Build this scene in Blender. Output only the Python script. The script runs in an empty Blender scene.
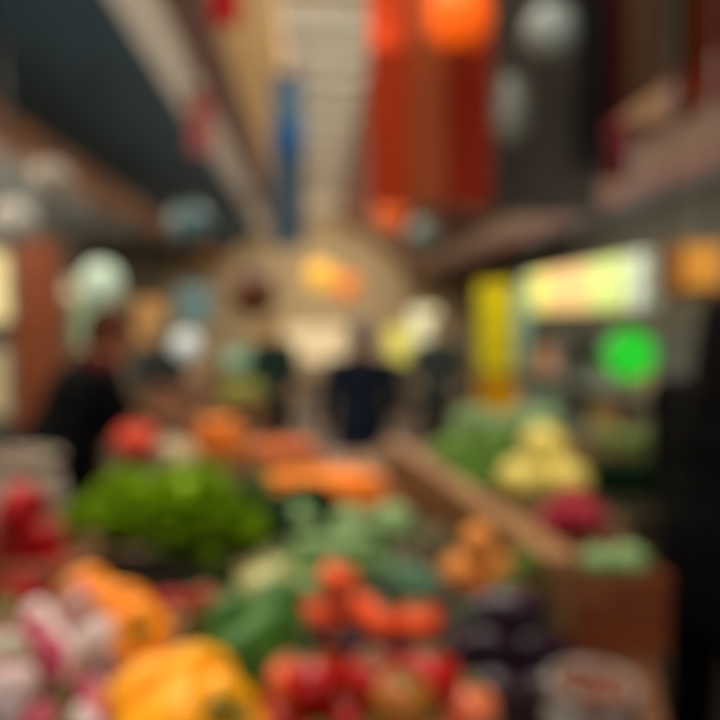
import bpy, bmesh, math, random
from mathutils import Vector, Matrix, Euler, noise
R = math.radians
PI = math.pi
random.seed(7)
C = bpy.context.scene.collection
SC = bpy.context.scene
CUR = [0]

# ------------------------------------------------------------------ camera
FPX = 700.0
CAM = Vector((0, 0, 1.6))
cd = bpy.data.cameras.new('camera'); cam = bpy.data.objects.new('camera', cd); C.objects.link(cam)
cam.location = CAM
cam.rotation_euler = (R(90 - 3.27), 0, R(-3.68))
cd.sensor_width = 36; cd.lens = 35; cd.clip_start = 0.02; cd.clip_end = 200
cd.dof.use_dof = True
cd.dof.focus_distance = 0.12           # the lens is racked to its closest focus: the whole hall is soft
BLUR_PX = 17.0
ap = BLUR_PX * 0.12 / FPX
cd.dof.aperture_fstop = 0.035 / (2 * ap)
SC.camera = cam
RM = Euler(cam.rotation_euler).to_matrix()

def ray(px, py):
    return RM @ Vector(((px - 360) / FPX, (360 - py) / FPX, -1.0))
def at(px, py, Y):
    d = ray(px, py); return CAM + d * (Y / d.y)
def atz(px, py, z):
    d = ray(px, py); return CAM + d * ((z - CAM.z) / d.z)

# ------------------------------------------------------------------ materials
def lin(h):
    h = h.lstrip('#'); v = [int(h[i:i+2], 16) / 255 for i in (0, 2, 4)]
    return tuple(((c / 12.92) if c <= .04045 else ((c + .055) / 1.055) ** 2.4) for c in v)
MC = {}
def mat(col, rough=.5, var=.18, scale=12., bump=.0, col2=None, metal=0., sheen=0., kind='noise', trans=0., emit=0., sss=0., coat=0.):
    key = (col, rough, var, scale, bump, col2, metal, kind, trans, emit, sheen, sss, coat)
    if key in MC: return MC[key]
    m = bpy.data.materials.new('mat_' + col.strip('#')); m.use_nodes = True
    nt = m.node_tree; n = nt.nodes; L = nt.links
    b = n['Principled BSDF']
    c1 = lin(col)
    c2 = lin(col2) if col2 else tuple(max(0, c * (1 - var * 1.6)) for c in c1)
    tc = n.new('ShaderNodeTexCoord'); mp = n.new('ShaderNodeMapping'); L.new(tc.outputs['Object'], mp.inputs[0])
    if kind == 'wood':
        mp.inputs['Scale'].default_value = (1.2, 9, 9)
    if kind == 'wave':
        t = n.new('ShaderNodeTexWave'); t.inputs['Scale'].default_value = scale; t.inputs['Distortion'].default_value = 1.5
        fac = t.outputs['Fac']
    elif kind == 'voronoi':
        t = n.new('ShaderNodeTexVoronoi'); t.inputs['Scale'].default_value = scale; fac = t.outputs['Distance']
    else:
        t = n.new('ShaderNodeTexNoise'); t.inputs['Scale'].default_value = scale; t.inputs['Detail'].default_value = 4
        fac = t.outputs['Fac']
    L.new(mp.outputs[0], t.inputs['Vector'])
    r = n.new('ShaderNodeValToRGB'); L.new(fac, r.inputs[0])
    r.color_ramp.elements[0].position = .3; r.color_ramp.elements[1].position = .7
    r.color_ramp.elements[0].color = (*c2, 1); r.color_ramp.elements[1].color = (*c1, 1)
    L.new(r.outputs[0], b.inputs['Base Color'])
    b.inputs['Roughness'].default_value = rough; b.inputs['Metallic'].default_value = metal
    if not metal: b.inputs['Specular IOR Level'].default_value = .3
    if coat: b.inputs['Coat Weight'].default_value = coat
    if sheen: b.inputs['Sheen Weight'].default_value = sheen
    if sss:
        b.inputs['Subsurface Weight'].default_value = sss; b.inputs['Subsurface Scale'].default_value = .01
    if emit:
        b.inputs['Emission Color'].default_value = (*c1, 1); b.inputs['Emission Strength'].default_value = emit
    if bump:
        bp = n.new('ShaderNodeBump'); bp.inputs['Strength'].default_value = bump; bp.inputs['Distance'].default_value = .01
        L.new(fac, bp.inputs['Height']); L.new(bp.outputs[0], b.inputs['Normal'])
    if trans:
        tr = n.new('ShaderNodeBsdfTranslucent'); tr.inputs[0].default_value = (*c1, 1)
        mx = n.new('ShaderNodeMixShader'); mx.inputs[0].default_value = trans
        L.new(b.outputs[0], mx.inputs[1]); L.new(tr.outputs[0], mx.inputs[2])
        L.new(mx.outputs[0], n['Material Output'].inputs[0])
    MC[key] = m
    return m
def wood(col, rough=.6): return mat(col, rough, .25, 3, .2, kind='wood')
def veg(col, col2=None, rough=.3):
    m = mat(col, rough+.15, .15, 18, .05, col2=col2); m.node_tree.nodes['Principled BSDF'].inputs['Specular IOR Level'].default_value = .3; return m
def leafm(col, col2): return mat(col, .5, .2, 22, .25, col2=col2, trans=.3)
def cloth(col):
    m = mat(col, .96, .15, 30, .2); m.node_tree.nodes['Principled BSDF'].inputs['Specular IOR Level'].default_value = .1; return m
def glow(col, e): return mat(col, .5, .03, 5, emit=e)

# ------------------------------------------------------------------ object helpers
def obj(name, bm, m, parent=None, smooth=False, loc=None):
    me = bpy.data.meshes.new(name)
    if isinstance(bm, bpy.types.Mesh): me = bm
    else:
        bmesh.ops.recalc_face_normals(bm, faces=bm.faces)
        bm.to_mesh(me); bm.free()
    ms = m if isinstance(m, (list, tuple)) else [m]
    if len(me.materials) == 0:
        for k in ms: me.materials.append(k)
    if smooth:
        for p in me.polygons: p.use_smooth = True
    o = bpy.data.objects.new(name, me); C.objects.link(o)
    if parent: o.parent = parent
    if loc is not None: o.location = loc
    return o
def thing(name, label, cat, loc=(0, 0, 0), rot=(0, 0, 0), group=None):
    o = bpy.data.objects.new(name, None); C.objects.link(o)
    o.empty_display_size = .05
    o.location = loc; o.rotation_euler = rot
    return tag(o, label, cat, group)
def tag(o, label, cat, group=None):
    o['label'] = label; o['category'] = cat
    if group: o['group'] = group
    return o
def struct(name, bm, m, **k):
    o = obj(name, bm, m, **k); o['kind'] = 'structure'; return o
def copy_tree(o, parent=None, **kw):
    c = o.copy(); C.objects.link(c)
    if parent: c.parent = parent
    for ch in [x for x in o.children]: copy_tree(ch, c)
    return c
def B(): return bmesh.new()
def box(bm, x0, x1, y0, y1, z0, z1, M=None, bev=0.):
    r = bmesh.ops.create_cube(bm, size=1)
    vs = r['verts']
    mt = Matrix.Translation(((x0+x1)/2, (y0+y1)/2, (z0+z1)/2)) @ Matrix.Diagonal((x1-x0, y1-y0, z1-z0, 1))
    if M: mt = M @ mt
    bmesh.ops.transform(bm, matrix=mt, verts=vs)
    if bev:
        es = list({e for v in vs for e in v.link_edges})
        bmesh.ops.bevel(bm, geom=es, offset=bev, segments=2, affect='EDGES')
    return bm
def bar(bm, a, b, w, h):
    """box beam from a to b"""
    a = Vector(a); b = Vector(b); d = b - a; L = d.length
    q = d.to_track_quat('Y', 'Z').to_matrix().to_4x4()
    return box(bm, -w/2, w/2, 0, L, -h/2, h/2, Matrix.Translation(a) @ q)
def ball(bm, c, r, u=20, v=14, M=None):
    if not hasattr(r, '__len__'): r = (r, r, r)
    res = bmesh.ops.create_uvsphere(bm, u_segments=u, v_segments=v, radius=1)
    mt = Matrix.Translation(c) @ (M if M else Matrix.Identity(4)) @ Matrix.Diagonal((*r, 1))
    bmesh.ops.transform(bm, matrix=mt, verts=res['verts']); return res['verts']
def tube(bm, pts, rads, seg=10, cap=True):
    pts = [Vector(p) for p in pts]
    if not hasattr(rads, '__len__'): rads = [rads] * len(pts)
    rings = []
    prev = None
    for i, p in enumerate(pts):
        d = (pts[min(i+1, len(pts)-1)] - pts[max(i-1, 0)]).normalized()
        if prev is None:
            ref = Vector((0, 0, 1)) if abs(d.z) < .9 else Vector((1, 0, 0))
            u = d.cross(ref).normalized()
        else:
            u = (prev - d * prev.dot(d)).normalized()
        prev = u; w = d.cross(u)
        rings.append([bm.verts.new(p + (u * math.cos(a) + w * math.sin(a)) * rads[i]) for a in [2*PI*k/seg for k in range(seg)]])
    for i in range(len(rings)-1):
        for k in range(seg):
            bm.faces.new((rings[i][k], rings[i][(k+1) % seg], rings[i+1][(k+1) % seg], rings[i+1][k]))
    if cap:
        bm.faces.new(rings[0][::-1]); bm.faces.new(rings[-1])
    return bm
def capsule(bm, a, b, ra, rb, seg=12):
    a = Vector(a); b = Vector(b); d = b - a
    if d.length < 1e-5: ball(bm, a, max(ra, rb), 12, 8); return
    d.normalize(); pts = []; rd = []
    for t in (-.98, -.8, -.5, 0): pts.append(a + d * ra * t); rd.append(ra * math.sqrt(max(.02, 1 - t*t)))
    for t in (0, .5, .8, .98): pts.append(b + d * rb * t); rd.append(rb * math.sqrt(max(.02, 1 - t*t)))
    tube(bm, pts, rd, seg)
def lathe(bm, prof, seg=24, f=None):
    """prof (r,z) list; f(angle, i) radial factor"""
    rings = []
    for i, (r, z) in enumerate(prof):
        if r < 1e-5: rings.append([bm.verts.new((0, 0, z))]); continue
        rr = []
        for k in range(seg):
            a = 2*PI*k/seg; q = f(a, i/(len(prof)-1)) if f else 1
            rr.append(bm.verts.new((r*q*math.cos(a), r*q*math.sin(a), z)))
        rings.append(rr)
    for i in range(len(rings)-1):
        A, D = rings[i], rings[i+1]
        for k in range(seg):
            k2 = (k+1) % seg
            if len(A) == 1 and len(D) == 1: continue
            if len(A) == 1: bm.faces.new((A[0], D[k2], D[k]))
            elif len(D) == 1: bm.faces.new((A[k], A[k2], D[0]))
            else: bm.faces.new((A[k], A[k2], D[k2], D[k]))
    return bm
def sheet(bm, f, nu, nv, th=0.):
    g = [[bm.verts.new(f(i/nu, j/nv)) for j in range(nv+1)] for i in range(nu+1)]
    for i in range(nu):
        for j in range(nv):
            bm.faces.new((g[i][j], g[i+1][j], g[i+1][j+1], g[i][j+1]))
    if th:
        bmesh.ops.solidify(bm, geom=list(bm.faces), thickness=th)
    return bm
def place(o, p, rz=0., rx=0., ry=0., s=1.):
    o.location = p; o.rotation_euler = (rx, ry, rz); o.scale = (s, s, s); return o

# ------------------------------------------------------------------ produce prototypes (built once, the first is used, the rest copied)
def pepper(col, col2, h=.1, r=.046, lob=4):
    t = thing('bell_pepper', '', 'pepper')
    def f(a, k): return 1 + .10 * math.cos(lob*a) * (0.5 + abs(.5-k))
    prof = [(0, -.38*h), (.3*r, -.46*h), (.62*r, -.49*h), (.82*r, -.36*h), (.93*r, -.1*h), (1.03*r, .15*h), (1.02*r, .33*h), (.85*r, .45*h), (.55*r, .47*h), (.25*r, .41*h), (0, .37*h)]
    obj('body', lathe(B(), prof, 32, f), veg(col, col2, .22), t, True)
    b = B(); tube(b, [(0, 0, .36*h), (0, .002, .45*h), (.004, .004, .55*h), (.012, .006, .63*h)], [.013, .007, .006, .008], 8)
    obj('stem', b, veg('#4a6b22'), t, True)
    return t
def tomato(col, col2, r=.038, name='tomato', flat=.84):
    t = thing(name, '', name)
    def f(a, k): return 1 + .03 * math.cos(5*a)
    prof = [(0, -flat*r)] + [(r*math.cos(x), flat*r*math.sin(x)) for x in [R(v) for v in (-70, -50, -30, -10, 10, 30, 50, 68)]] + [(.15*r, .86*flat*r), (0, .8*flat*r)]
    obj('fruit', lathe(B(), prof, 24, f), veg(col, col2, .18), t, True)
    b = B()
    for k in range(5):
        a = 2*PI*k/5
        tube(b, [(0, 0, .84*flat*r), (.3*r*math.cos(a), .3*r*math.sin(a), .95*flat*r), (.62*r*math.cos(a+.2), .62*r*math.sin(a+.2), .88*flat*r)], [.004, .004, .001], 6)
    tube(b, [(0, 0, .8*flat*r), (.003, 0, 1.15*flat*r)], [.003, .0025], 6)
    obj('calyx', b, veg('#3f5f1e'), t, True)
    return t
def apple(col, col2, r=.038, name='apple'):
    t = thing(name, '', name)
    prof = [(0, -.7*r), (.3*r, -.82*r), (.65*r, -.68*r), (.9*r, -.3*r), (r, .1*r), (.93*r, .5*r), (.68*r, .78*r), (.35*r, .84*r), (.12*r, .7*r), (0, .6*r)]
    obj('fruit', lathe(B(), prof, 24, lambda a, k: 1 + .02*math.cos(5*a)), veg(col, col2, .2), t, True)
    obj('stem', tube(B(), [(0, 0, .6*r), (.004, .002, 1.1*r)], [.0015, .002], 6), wood('#4a3018'), t, True)
    return t
def turnip(r=.036):
    t = thing('turnip', '', 'turnip')
    prof = [(0, -1.75*r), (.05*r, -1.6*r), (.12*r, -1.2*r), (.4*r, -.85*r), (.8*r, -.5*r), (1*r, 0), (.93*r, .38*r), (.6*r, .68*r), (.2*r, .76*r), (0, .77*r)]
    b = lathe(B(), prof, 22)
    for f in b.faces: f.material_index = 1 if f.calc_center_median().z > .22*r else 0
    obj('root', b, [veg('#cabeb6', '#b89a98', .45), veg('#8c1a38', '#a83c54', .4)], t, True)
    b = B()
    for k in range(5):
        a = 2*PI*k/5; tube(b, [(0, 0, .74*r), (.2*r*math.cos(a), .2*r*math.sin(a), 1.3*r), (.5*r*math.cos(a), .5*r*math.sin(a), 1.7*r)], [.003, .0028, .002], 6)
    obj('stalk', b, veg('#7d8f4a'), t, True)
    return t
def leaf(bm, base, dirn, L, w, curl=.5, ruff=.12, seed=0):
    """one ruffled leaf as a sheet growing from base along dirn, curling outward"""
    d = Vector(dirn).normalized(); up = Vector((0, 0, 1))
    side = d.cross(up); side = side.normalized() if side.length > .05 else Vector((1, 0, 0))
    nrm = side.cross(d).normalized()
    nu, nv = 8, 9
    g = []
    for i in range(nu+1):
        u = i/nu; row = []
        wid = w * (math.sin(PI*min(1, .12+u*.86)) ** .6)
        for j in range(nv+1):
            v = j/nv*2-1
            e = abs(v)**2 * math.sin(u*22+seed*3+v*3) * ruff * L
            p = Vector(base) + d * (L*u*(1-.25*u*curl)) + side * (v*wid/2) + nrm * (-curl*L*.45*u*u + .14*w*(v*v) + e)
            row.append(bm.verts.new(p))
        g.append(row)
    for i in range(nu):
        for j in range(nv):
            bm.faces.new((g[i][j], g[i+1][j], g[i+1][j+1], g[i][j+1]))
def lettuce(c1, c2, r=.12, n=34, name='lettuce', stalkc='#cfd8a8', ruff=.09, seed=1, inner='#8fae3c'):
    rnd = random.Random(seed)
    t = thing(name, '', name)
    b = B()
    for k in range(n):
        f = k/n; a = k*2.4; el = R(10 + 68*f)
        d = (math.cos(a)*math.cos(el), math.sin(a)*math.cos(el), math.sin(el))
        leaf(b, (.012*math.cos(a), .012*math.sin(a), .02), d, r*(1.05-.25*f)*rnd.uniform(.9, 1.1), r*rnd.uniform(.75, 1.0), .75-.5*f, ruff, k)
    bmesh.ops.solidify(b, geom=list(b.faces), thickness=.0012)
    obj('leaves', b, leafm(c1, c2), t, True)
    b = B(); ball(b, (0, 0, .05), (r*.36, r*.36, r*.42), 16, 12)
    obj('heart', b, leafm(inner, c1), t, True)
    b = B(); tube(b, [(0, 0, -.012), (0, 0, .03)], [.018, .014], 10)
    obj('stalk', b, veg(stalkc), t, True)
    return t
def cabbage(c1, c2, r=.08, name='cabbage'):
    t = thing(name, '', name)
    b = B(); ball(b, (0, 0, r*.9), (r*.85, r*.85, r*.8), 24, 16)
    for v in b.verts: v.co += v.co.normalized() * .006 * noise.noise(v.co*40)
    obj('head', b, leafm(c1, c2), t, True)
    b = B()
    for k in range(9):
        a = k*2.4; el = R(15+5*k)
        leaf(b, (0, 0, .01), (math.cos(a)*math.cos(el), math.sin(a)*math.cos(el), math.sin(el)), r*1.45, r*1.3, .1 if k > 4 else .6, .03, k)
    bmesh.ops.solidify(b, geom=list(b.faces), thickness=.0015)
    obj('outer_leaves', b, leafm(c2, c1), t, True)
    return t
def carrot(L=.17, r=.016):
    t = thing('carrot', '', 'carrot')
    pts = [(0, L*(k/8-.5), .004*math.sin(k)) for k in range(9)]
    obj('root', tube(B(), pts, [.002, .3*r, .5*r, .65*r, .78*r, .88*r, .96*r, r, .6*r], 12), veg('#f08a10', '#e87408', .5), t, True)
    b = B()
    for k in range(4): tube(b, [(0, L*.5, 0), (.006*(k-1.5), L*.5+.03, .004), (.012*(k-1.5), L*.5+.055, .008)], [.003, .0025, .002], 6)
    obj('stalk', b, veg('#55802a'), t, True)
    return t
def courgette(c1, c2, L=.2, r=.024, name='courgette'):
    t = thing(name, '', name)
    pts = [(.012*math.sin(PI*k/9), L*(k/9-.5), 0) for k in range(10)]
    obj('fruit', tube(B(), pts, [.35*r, .8*r, .97*r, r, 1.02*r, r, .95*r, .9*r, .78*r, .5*r], 14), veg(c1, c2, .28), t, True)
    obj('stem', tube(B(), [(0, L*.49, 0), (.002, L*.57, .002)], [.011, .009], 6), veg('#8a9a54'), t, True)
    return t
def eggplant(L=.17, r=.036):
    t = thing('eggplant', '', 'eggplant')
    pts = [(0, L*(k/9-.5), .01*math.sin(PI*k/9)) for k in range(10)]
    obj('fruit', tube(B(), pts, [.3*r, .75*r, .97*r, r, r, .9*r, .76*r, .62*r, .52*r, .4*r], 16), veg('#2b0f22', '#1c0a18', .12), t, True)
    b = B(); tube(b, [(0, L*.36, .005), (0, L*.47, .003), (0, L*.52, .002), (0, L*.64, .008)], [.68*r, .55*r, .2*r, .16*r], 10)
    obj('calyx', b, veg('#3d4f2c'), t, True)
    return t
def leek(L=.34, r=.016, c='#e6dfc0'):
    t = thing('leek', '', 'leek')
    obj('shaft', tube(B(), [(0, -L*.5, 0), (0, -L*.47, 0), (0, 0, 0), (0, L*.12, 0)], [.6*r, 1.15*r, r, r], 12), veg(c, '#d8cf9c', .4), t, True)
    b = B()
    for k in range(5):
        s = (k-2)*.3
        leaf(b, (0, L*.08, 0), (s, 1, .25+.1*(k % 2)), L*.42, r*2.4, .3, .01, k)
    bmesh.ops.solidify(b, geom=list(b.faces), thickness=.001)
    obj('leaves', b, leafm('#5f8b4a', '#3c6636'), t, True)
    return t
def squash(c1, c2, r=.085, name='pumpkin', flat=.72):
    t = thing(name, '', name)
    prof = [(0, -flat*r*.86)] + [(r*math.cos(R(v)), flat*r*math.sin(R(v))) for v in (-70, -50, -30, -10, 10, 30, 50, 70)] + [(.12*r, flat*r*.8), (0, flat*r*.76)]
    obj('fruit', lathe(B(), prof, 40, lambda a, k: 1 + .06*abs(math.cos(5*a))), veg(c1, c2, .35), t, True)
    obj('stem', tube(B(), [(0, 0, flat*r*.74), (.004, 0, flat*r), (.015, .004, flat*r*1.2)], [.016, .01, .012], 7), wood('#8a7a4a'), t, True)
    return t
def broccoli(c1='#3f6b2a', c2='#2c4f22', r=.07, name='broccoli'):
    t = thing(name, '', name); rnd = random.Random(5)
    b = B()
    for k in range(46):
        el = math.acos(1 - k/46*1.05); a = k*2.4
        p = Vector((math.sin(el)*math.cos(a), math.sin(el)*math.sin(a), math.cos(el)*.7)) * r * .82 + Vector((0, 0, .06))
        vs = ball(b, p, r*.26*rnd.uniform(.85, 1.15), 10, 8)
        for v in vs: v.co += (v.co - p) * .22 * noise.noise(v.co*160)
    obj('florets', b, mat(c1, .8, .3, 120, .8, col2=c2), t, True)
    b = B(); tube(b, [(0, 0, -.03), (0, 0, 0), (0, 0, .05)], [.022, .02, .045], 12)
    obj('stalk', b, veg('#8fae62'), t, True)
    return t
def orange_fruit(c1='#e8891a', c2='#dd7410', r=.037, name='orange'):
    t = thing(name, '', name)
    b = B(); ball(b, (0, 0, 0), (r, r, r*.95), 22, 16)
    obj('fruit', b, mat(c1, .4, .1, 120, .3, col2=c2), t, True)
    b = B(); ball(b, (0, 0, r*.94), (.004, .004, .002), 8, 6)
    obj('stem_button', b, veg('#6c7a3a'), t, True)
    return t

USED = set()
def put(proto, p, rot, label, cat, group, s=1.):
    if proto.name in USED: o = copy_tree(proto)
    else: o = proto; USED.add(proto.name)
    tag(o, label, cat, group); place(o, p, rot[2], rot[0], rot[1], s)
    return o
def heap(protos, c, rx, ry, sp, layers, label, cat, group, rz=0., tilt='any', seed=0, rise=.86, s=(.92, 1.08), slope=0., z0=None):
    """a heap of individual things on an elliptical footprint round c (c.z = resting height)"""
    rnd = random.Random(seed+11); k = 0
    if not isinstance(protos, list): protos = [protos]
    for l in range(layers):
        fx = rx - l*sp*.5; fy = ry - l*sp*.5
        if fx < 0: fx = 0
        if fy < 0: fy = 0
        nx = max(0, int(fx/sp)); ny = max(0, int(fy/(sp*.9)))
        ox = (sp/2 if (2*fx/sp) % 2 > 1 else 0)
        for j in range(-ny, ny+1):
            for i in range(-nx-1, nx+2):
                x = (i + (.5 if (j+l) % 2 else 0))*sp; y = j*sp*.9
                if (x/(fx+sp*.35))**2 + (y/(fy+sp*.35))**2 > 1: continue
                x += rnd.uniform(-.07, .07)*sp; y += rnd.uniform(-.07, .07)*sp
                X = c[0] + x*math.cos(rz) - y*math.sin(rz); Y = c[1] + x*math.sin(rz) + y*math.cos(rz)
                Z = c[2] + l*sp*rise + slope*y
                if tilt == 'any': rot = (rnd.uniform(-1.3, 1.3), rnd.uniform(-1.3, 1.3), rnd.uniform(0, 6.28))
                elif tilt == 'up': rot = (rnd.uniform(-.3, .3), rnd.uniform(-.3, .3), rnd.uniform(0, 6.28))
                else: rot = (rnd.uniform(-.08, .08), rnd.uniform(-3, 3), rz + tilt + rnd.uniform(-.18, .18))
                put(protos[k % len(protos)], (X, Y, Z), rot, label, cat, group, rnd.uniform(*s)); k += 1
    return k

def crate(c, w, d, h, label, col='#a9784a', rz=0., group=None, n=3, name='crate', cat='crate', t=.01):
    """slatted crate; c = centre of its bottom"""
    o = thing(name, label, cat, c, (0, 0, rz), group)
    m = wood(col)
    b = B(); k = 5
    for i in range(k): box(b, -w/2+t, w/2-t, -d/2+d*i/k+.004, -d/2+d*(i+1)/k-.004, 0, t)
    obj('base', b, m, o)
    for sx in (-1, 1):
        b = B()
        for i in range(n): box(b, min(sx*w/2, sx*(w/2-t)), max(sx*w/2, sx*(w/2-t)), -d/2, d/2, .004+h*i/n, h*(i+1)/n-.008)
        obj('side_panel', b, m, o)
        b = B()
        for i in range(n): box(b, -w/2+t, w/2-t, min(sx*d/2, sx*(d/2-t)), max(sx*d/2, sx*(d/2-t)), .004+h*i/n, h*(i+1)/n-.008)
        obj('end_panel', b, m, o)
    for sx in (-1, 1):
        for sy in (-1, 1):
            b = B(); x = sx*(w/2-t-.011); y = sy*(d/2-t-.011)
            box(b, x-.01, x+.01, y-.01, y+.01, t, h+.004); obj('corner_post', b, m, o)
    return o

# ------------------------------------------------------------------ people
def remesh(bm, vox, name, m, parent, sm=3):
    o = obj(name, bm, m, parent, True)
    r = o.modifiers.new('r', 'REMESH'); r.mode = 'VOXEL'; r.voxel_size = vox; r.use_smooth_shade = True
    if sm:
        s = o.modifiers.new('s', 'SMOOTH'); s.iterations = sm; s.factor = .5
    dg = bpy.context.evaluated_depsgraph_get(); dg.update()
    me = bpy.data.meshes.new_from_object(o.evaluated_get(dg))
    o.modifiers.clear(); old = o.data; o.data = me; bpy.data.meshes.remove(old)
    me.materials.clear(); me.materials.append(m)
    for p in me.polygons: p.use_smooth = True
    return o
def person(label, loc, rz, H=1.7, lean=0., hands=((-.28, .1, .85), (.28, .1, .85)), skin='#b98468', hair='#2a1d18', top='#14161c',
           legs='#1b1c22', shoe='#15120f', hairstyle='short', headturn=0., nod=0., bulk=1., stride=0., vox=.008, collar=None, hat=None):
    s = H/1.7
    t = thing('person', label, 'person', loc, (0, 0, rz))
    piv = Vector((0, 0, .95*s)); Rb = Matrix.Rotation(-lean, 3, 'X')
    U = lambda x, y, z: piv + Rb @ (Vector((x, y, z))*s - piv)
    hc = U(0, .015, 1.585); Rh = Rb @ Matrix.Rotation(headturn, 3, 'Z') @ Matrix.Rotation(-nod + lean*.6, 3, 'X')
    Hd = lambda x, y, z: hc + Rh @ (Vector((x, y, z))*s)
    Rb4 = Rb.to_4x4(); Rh4 = Rh.to_4x4()
    arms = []
    for sd, hp in zip((-1, 1), hands):
        sh = U(.185*sd*bulk, 0, 1.385); tg = Vector(hp)*s
        d = tg - sh; L = min(d.length, .545*s); d.normalize(); w = sh + d*L
        a = (.29*s*.29*s - .262*s*.262*s + L*L)/(2*L); hgt = math.sqrt(max(1e-5, (.29*s)**2 - a*a))
        pole = Vector((.3*sd, -.7, -.7)); pole = (pole - d*pole.dot(d)).normalized()
        el = sh + d*a + pole*hgt
        arms.append((sd, sh, el, w))
    leg = []
    for sd in (-1, 1):
        ank = Vector((.1*sd, stride*sd*.5 - .02, .085))*s; hip = Vector((.092*sd, 0, .9))*s
        kn = (ank+hip)/2 + Vector((.008*sd, .035+abs(stride)*.06, .03))*s
        leg.append((sd, hip, kn, ank))
    # body
    b = B()
    ball(b, U(0, 0, 1.27), (.155*s*bulk, .105*s, .17*s), 20, 14, Rb4)
    ball(b, U(0, 0, 1.08), (.135*s*bulk, .1*s, .15*s), 20, 14, Rb4)
    ball(b, Vector((0, 0, .93))*s, (.155*s*bulk, .11*s, .13*s), 20, 14)
    capsule(b, U(-.15, 0, 1.385), U(.15, 0, 1.385), .06*s, .06*s)
    capsule(b, U(0, -.005, 1.37), Hd(0, -.015, -.06), .06*s, .054*s)
    # head with face
    ball(b, Hd(0, -.012, .03), (.076*s, .096*s, .088*s), 24, 18, Rh4)
    ball(b, Hd(0, .02, -.04), (.058*s, .066*s, .07*s), 20, 14, Rh4)
    ball(b, Hd(0, .06, -.088), (.026*s, .022*s, .02*s), 12, 8, Rh4)
    capsule(b, Hd(0, .08, .012), Hd(0, .104, -.03), .009*s, .014*s, 10)
    capsule(b, Hd(-.036, .074, .034), Hd(.036, .074, .034), .011*s, .011*s, 8)
    capsule(b, Hd(-.018, .083, -.06), Hd(.018, .083, -.06), .007*s, .007*s, 8)
    for sd in (-1, 1):
        ball(b, Hd(.078*sd, -.005, .0), (.01*s, .02*s, .032*s), 12, 8, Rh4)
        ball(b, Hd(.045*sd, .05, -.02), (.02*s, .022*s, .022*s), 12, 8, Rh4)
    for sd, sh, el, w in arms:
        capsule(b, sh, el, .05*s, .038*s); capsule(b, el, w, .039*s, .026*s)
        f = (w-el).normalized(); x = f.cross(Vector((0, 0, 1)))
        x = x.normalized() if x.length > .1 else Vector((0, 1, 0)); n = x.cross(f).normalized()
        if n.z > 0: n = -n
        pc = w + f*.05*s
        capsule(b, w, w+f*.04*s, .024*s, .026*s)
        for k in (-1, -.33, .33, 1): capsule(b, w+f*.02*s+x*k*.012*s, w+f*.082*s+x*k*.026*s, .014*s, .0125*s, 8)
        for k, ln in ((-1, .8), (-.33, 1.), (.33, .94), (1, .74)):
            p = w + f*.088*s + x*k*.027*s; dr = f.copy()
            for q, (sl, an) in enumerate(((.036, .35), (.026, .55), (.02, .45))):
                dr = (Matrix.Rotation(an, 3, f.cross(n)) @ dr) if False else (dr + n*math.tan(an)*.8).normalized()
                p2 = p + dr*sl*ln*s; capsule(b, p, p2, (.0098-.0008*q)*s, (.009-.0008*q)*s, 8); p = p2
        th = w + f*.028*s - x*sd*.024*s
        d1 = (f*.7 - x*sd*.8 + n*.3).normalized(); p2 = th + d1*.04*s; capsule(b, th, p2, .014*s, .0115*s, 8)
        d2 = (f*.95 - x*sd*.25 + n*.35).normalized(); capsule(b, p2, p2+d2*.034*s, .011*s, .009*s, 8)
    for sd, hip, kn, ank in leg:
        capsule(b, hip, kn, .082*s, .054*s); capsule(b, kn, ank, .055*s, .036*s)
        capsule(b, ank, ank+Vector((0, .13*s, -.045*s)), .036*s, .026*s)
    remesh(b, vox, 'body', mat(skin, .55, .08, 20, sss=.05), t)
    # clothes
    j = B(); q = 1.0
    ball(j, U(0, 0, 1.27), (.178*s*bulk, .13*s*bulk, .185*s), 20, 14, Rb4)
    ball(j, U(0, 0, 1.1), (.172*s*bulk, .135*s*bulk, .2*s), 20, 14, Rb4)
    capsule(j, U(-.145*bulk, 0, 1.375), U(.145*bulk, 0, 1.375), .078*s, .078*s)
    capsule(j, U(0, -.01, 1.36), U(0, 0, 1.455), .078*s, .066*s)
    tube(j, [Vector((0, 0, .76))*s, Vector((0, 0, .84))*s, Vector((0, 0, .95))*s, U(0, 0, 1.08)], [.18*s*bulk, .18*s*bulk, .175*s*bulk, .165*s*bulk], 20)
    for sd, sh, el, w in arms:
        capsule(j, sh, el, .066*s, .053*s); capsule(j, el, el+(w-el)*.93, .053*s, .042*s)
        for k in range(3):
            pp = el + (w-el)*(.2+.2*k); ball(j, pp, (.053*s-.004*k, .053*s-.004*k, .03*s), 12, 8)
    jm = remesh(j, vox*1.3, 'jacket', cloth(top), t, 5)
    me = jm.data
    for v in me.vertices: v.co += v.normal * .007 * noise.noise(v.co*13) + v.normal*.004*noise.noise(v.co*31)
    if collar:
        b = B(); cc = U(0, .01, 1.455)
        for k in range(20):
            a0, a1 = 2*PI*k/20, 2*PI*(k+1)/20
            capsule(b, cc+Rb@Vector((.075*math.cos(a0), .075*math.sin(a0), .012*math.sin(3*a0)))*s, cc+Rb@Vector((.075*math.cos(a1), .075*math.sin(a1), .012*math.sin(3*a1)))*s, .03*s, .03*s, 8)
        capsule(b, cc+Rb@Vector((.02, .085, -.01))*s, cc+Rb@Vector((.05, .15, -.22))*s, .03*s, .035*s)
        remesh(b, vox, 'scarf', cloth(collar), t)
    b = B()
    for sd, hip, kn, ank in leg:
        capsule(b, hip, kn, .1*s, .073*s); capsule(b, kn, ank+Vector((0, 0, .02*s)), .073*s, .062*s)
    ball(b, Vector((0, 0, .92))*s, (.17*s, .125*s, .13*s), 16, 12)
    remesh(b, vox*1.3, 'trousers', cloth(legs), t, 4)
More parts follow.
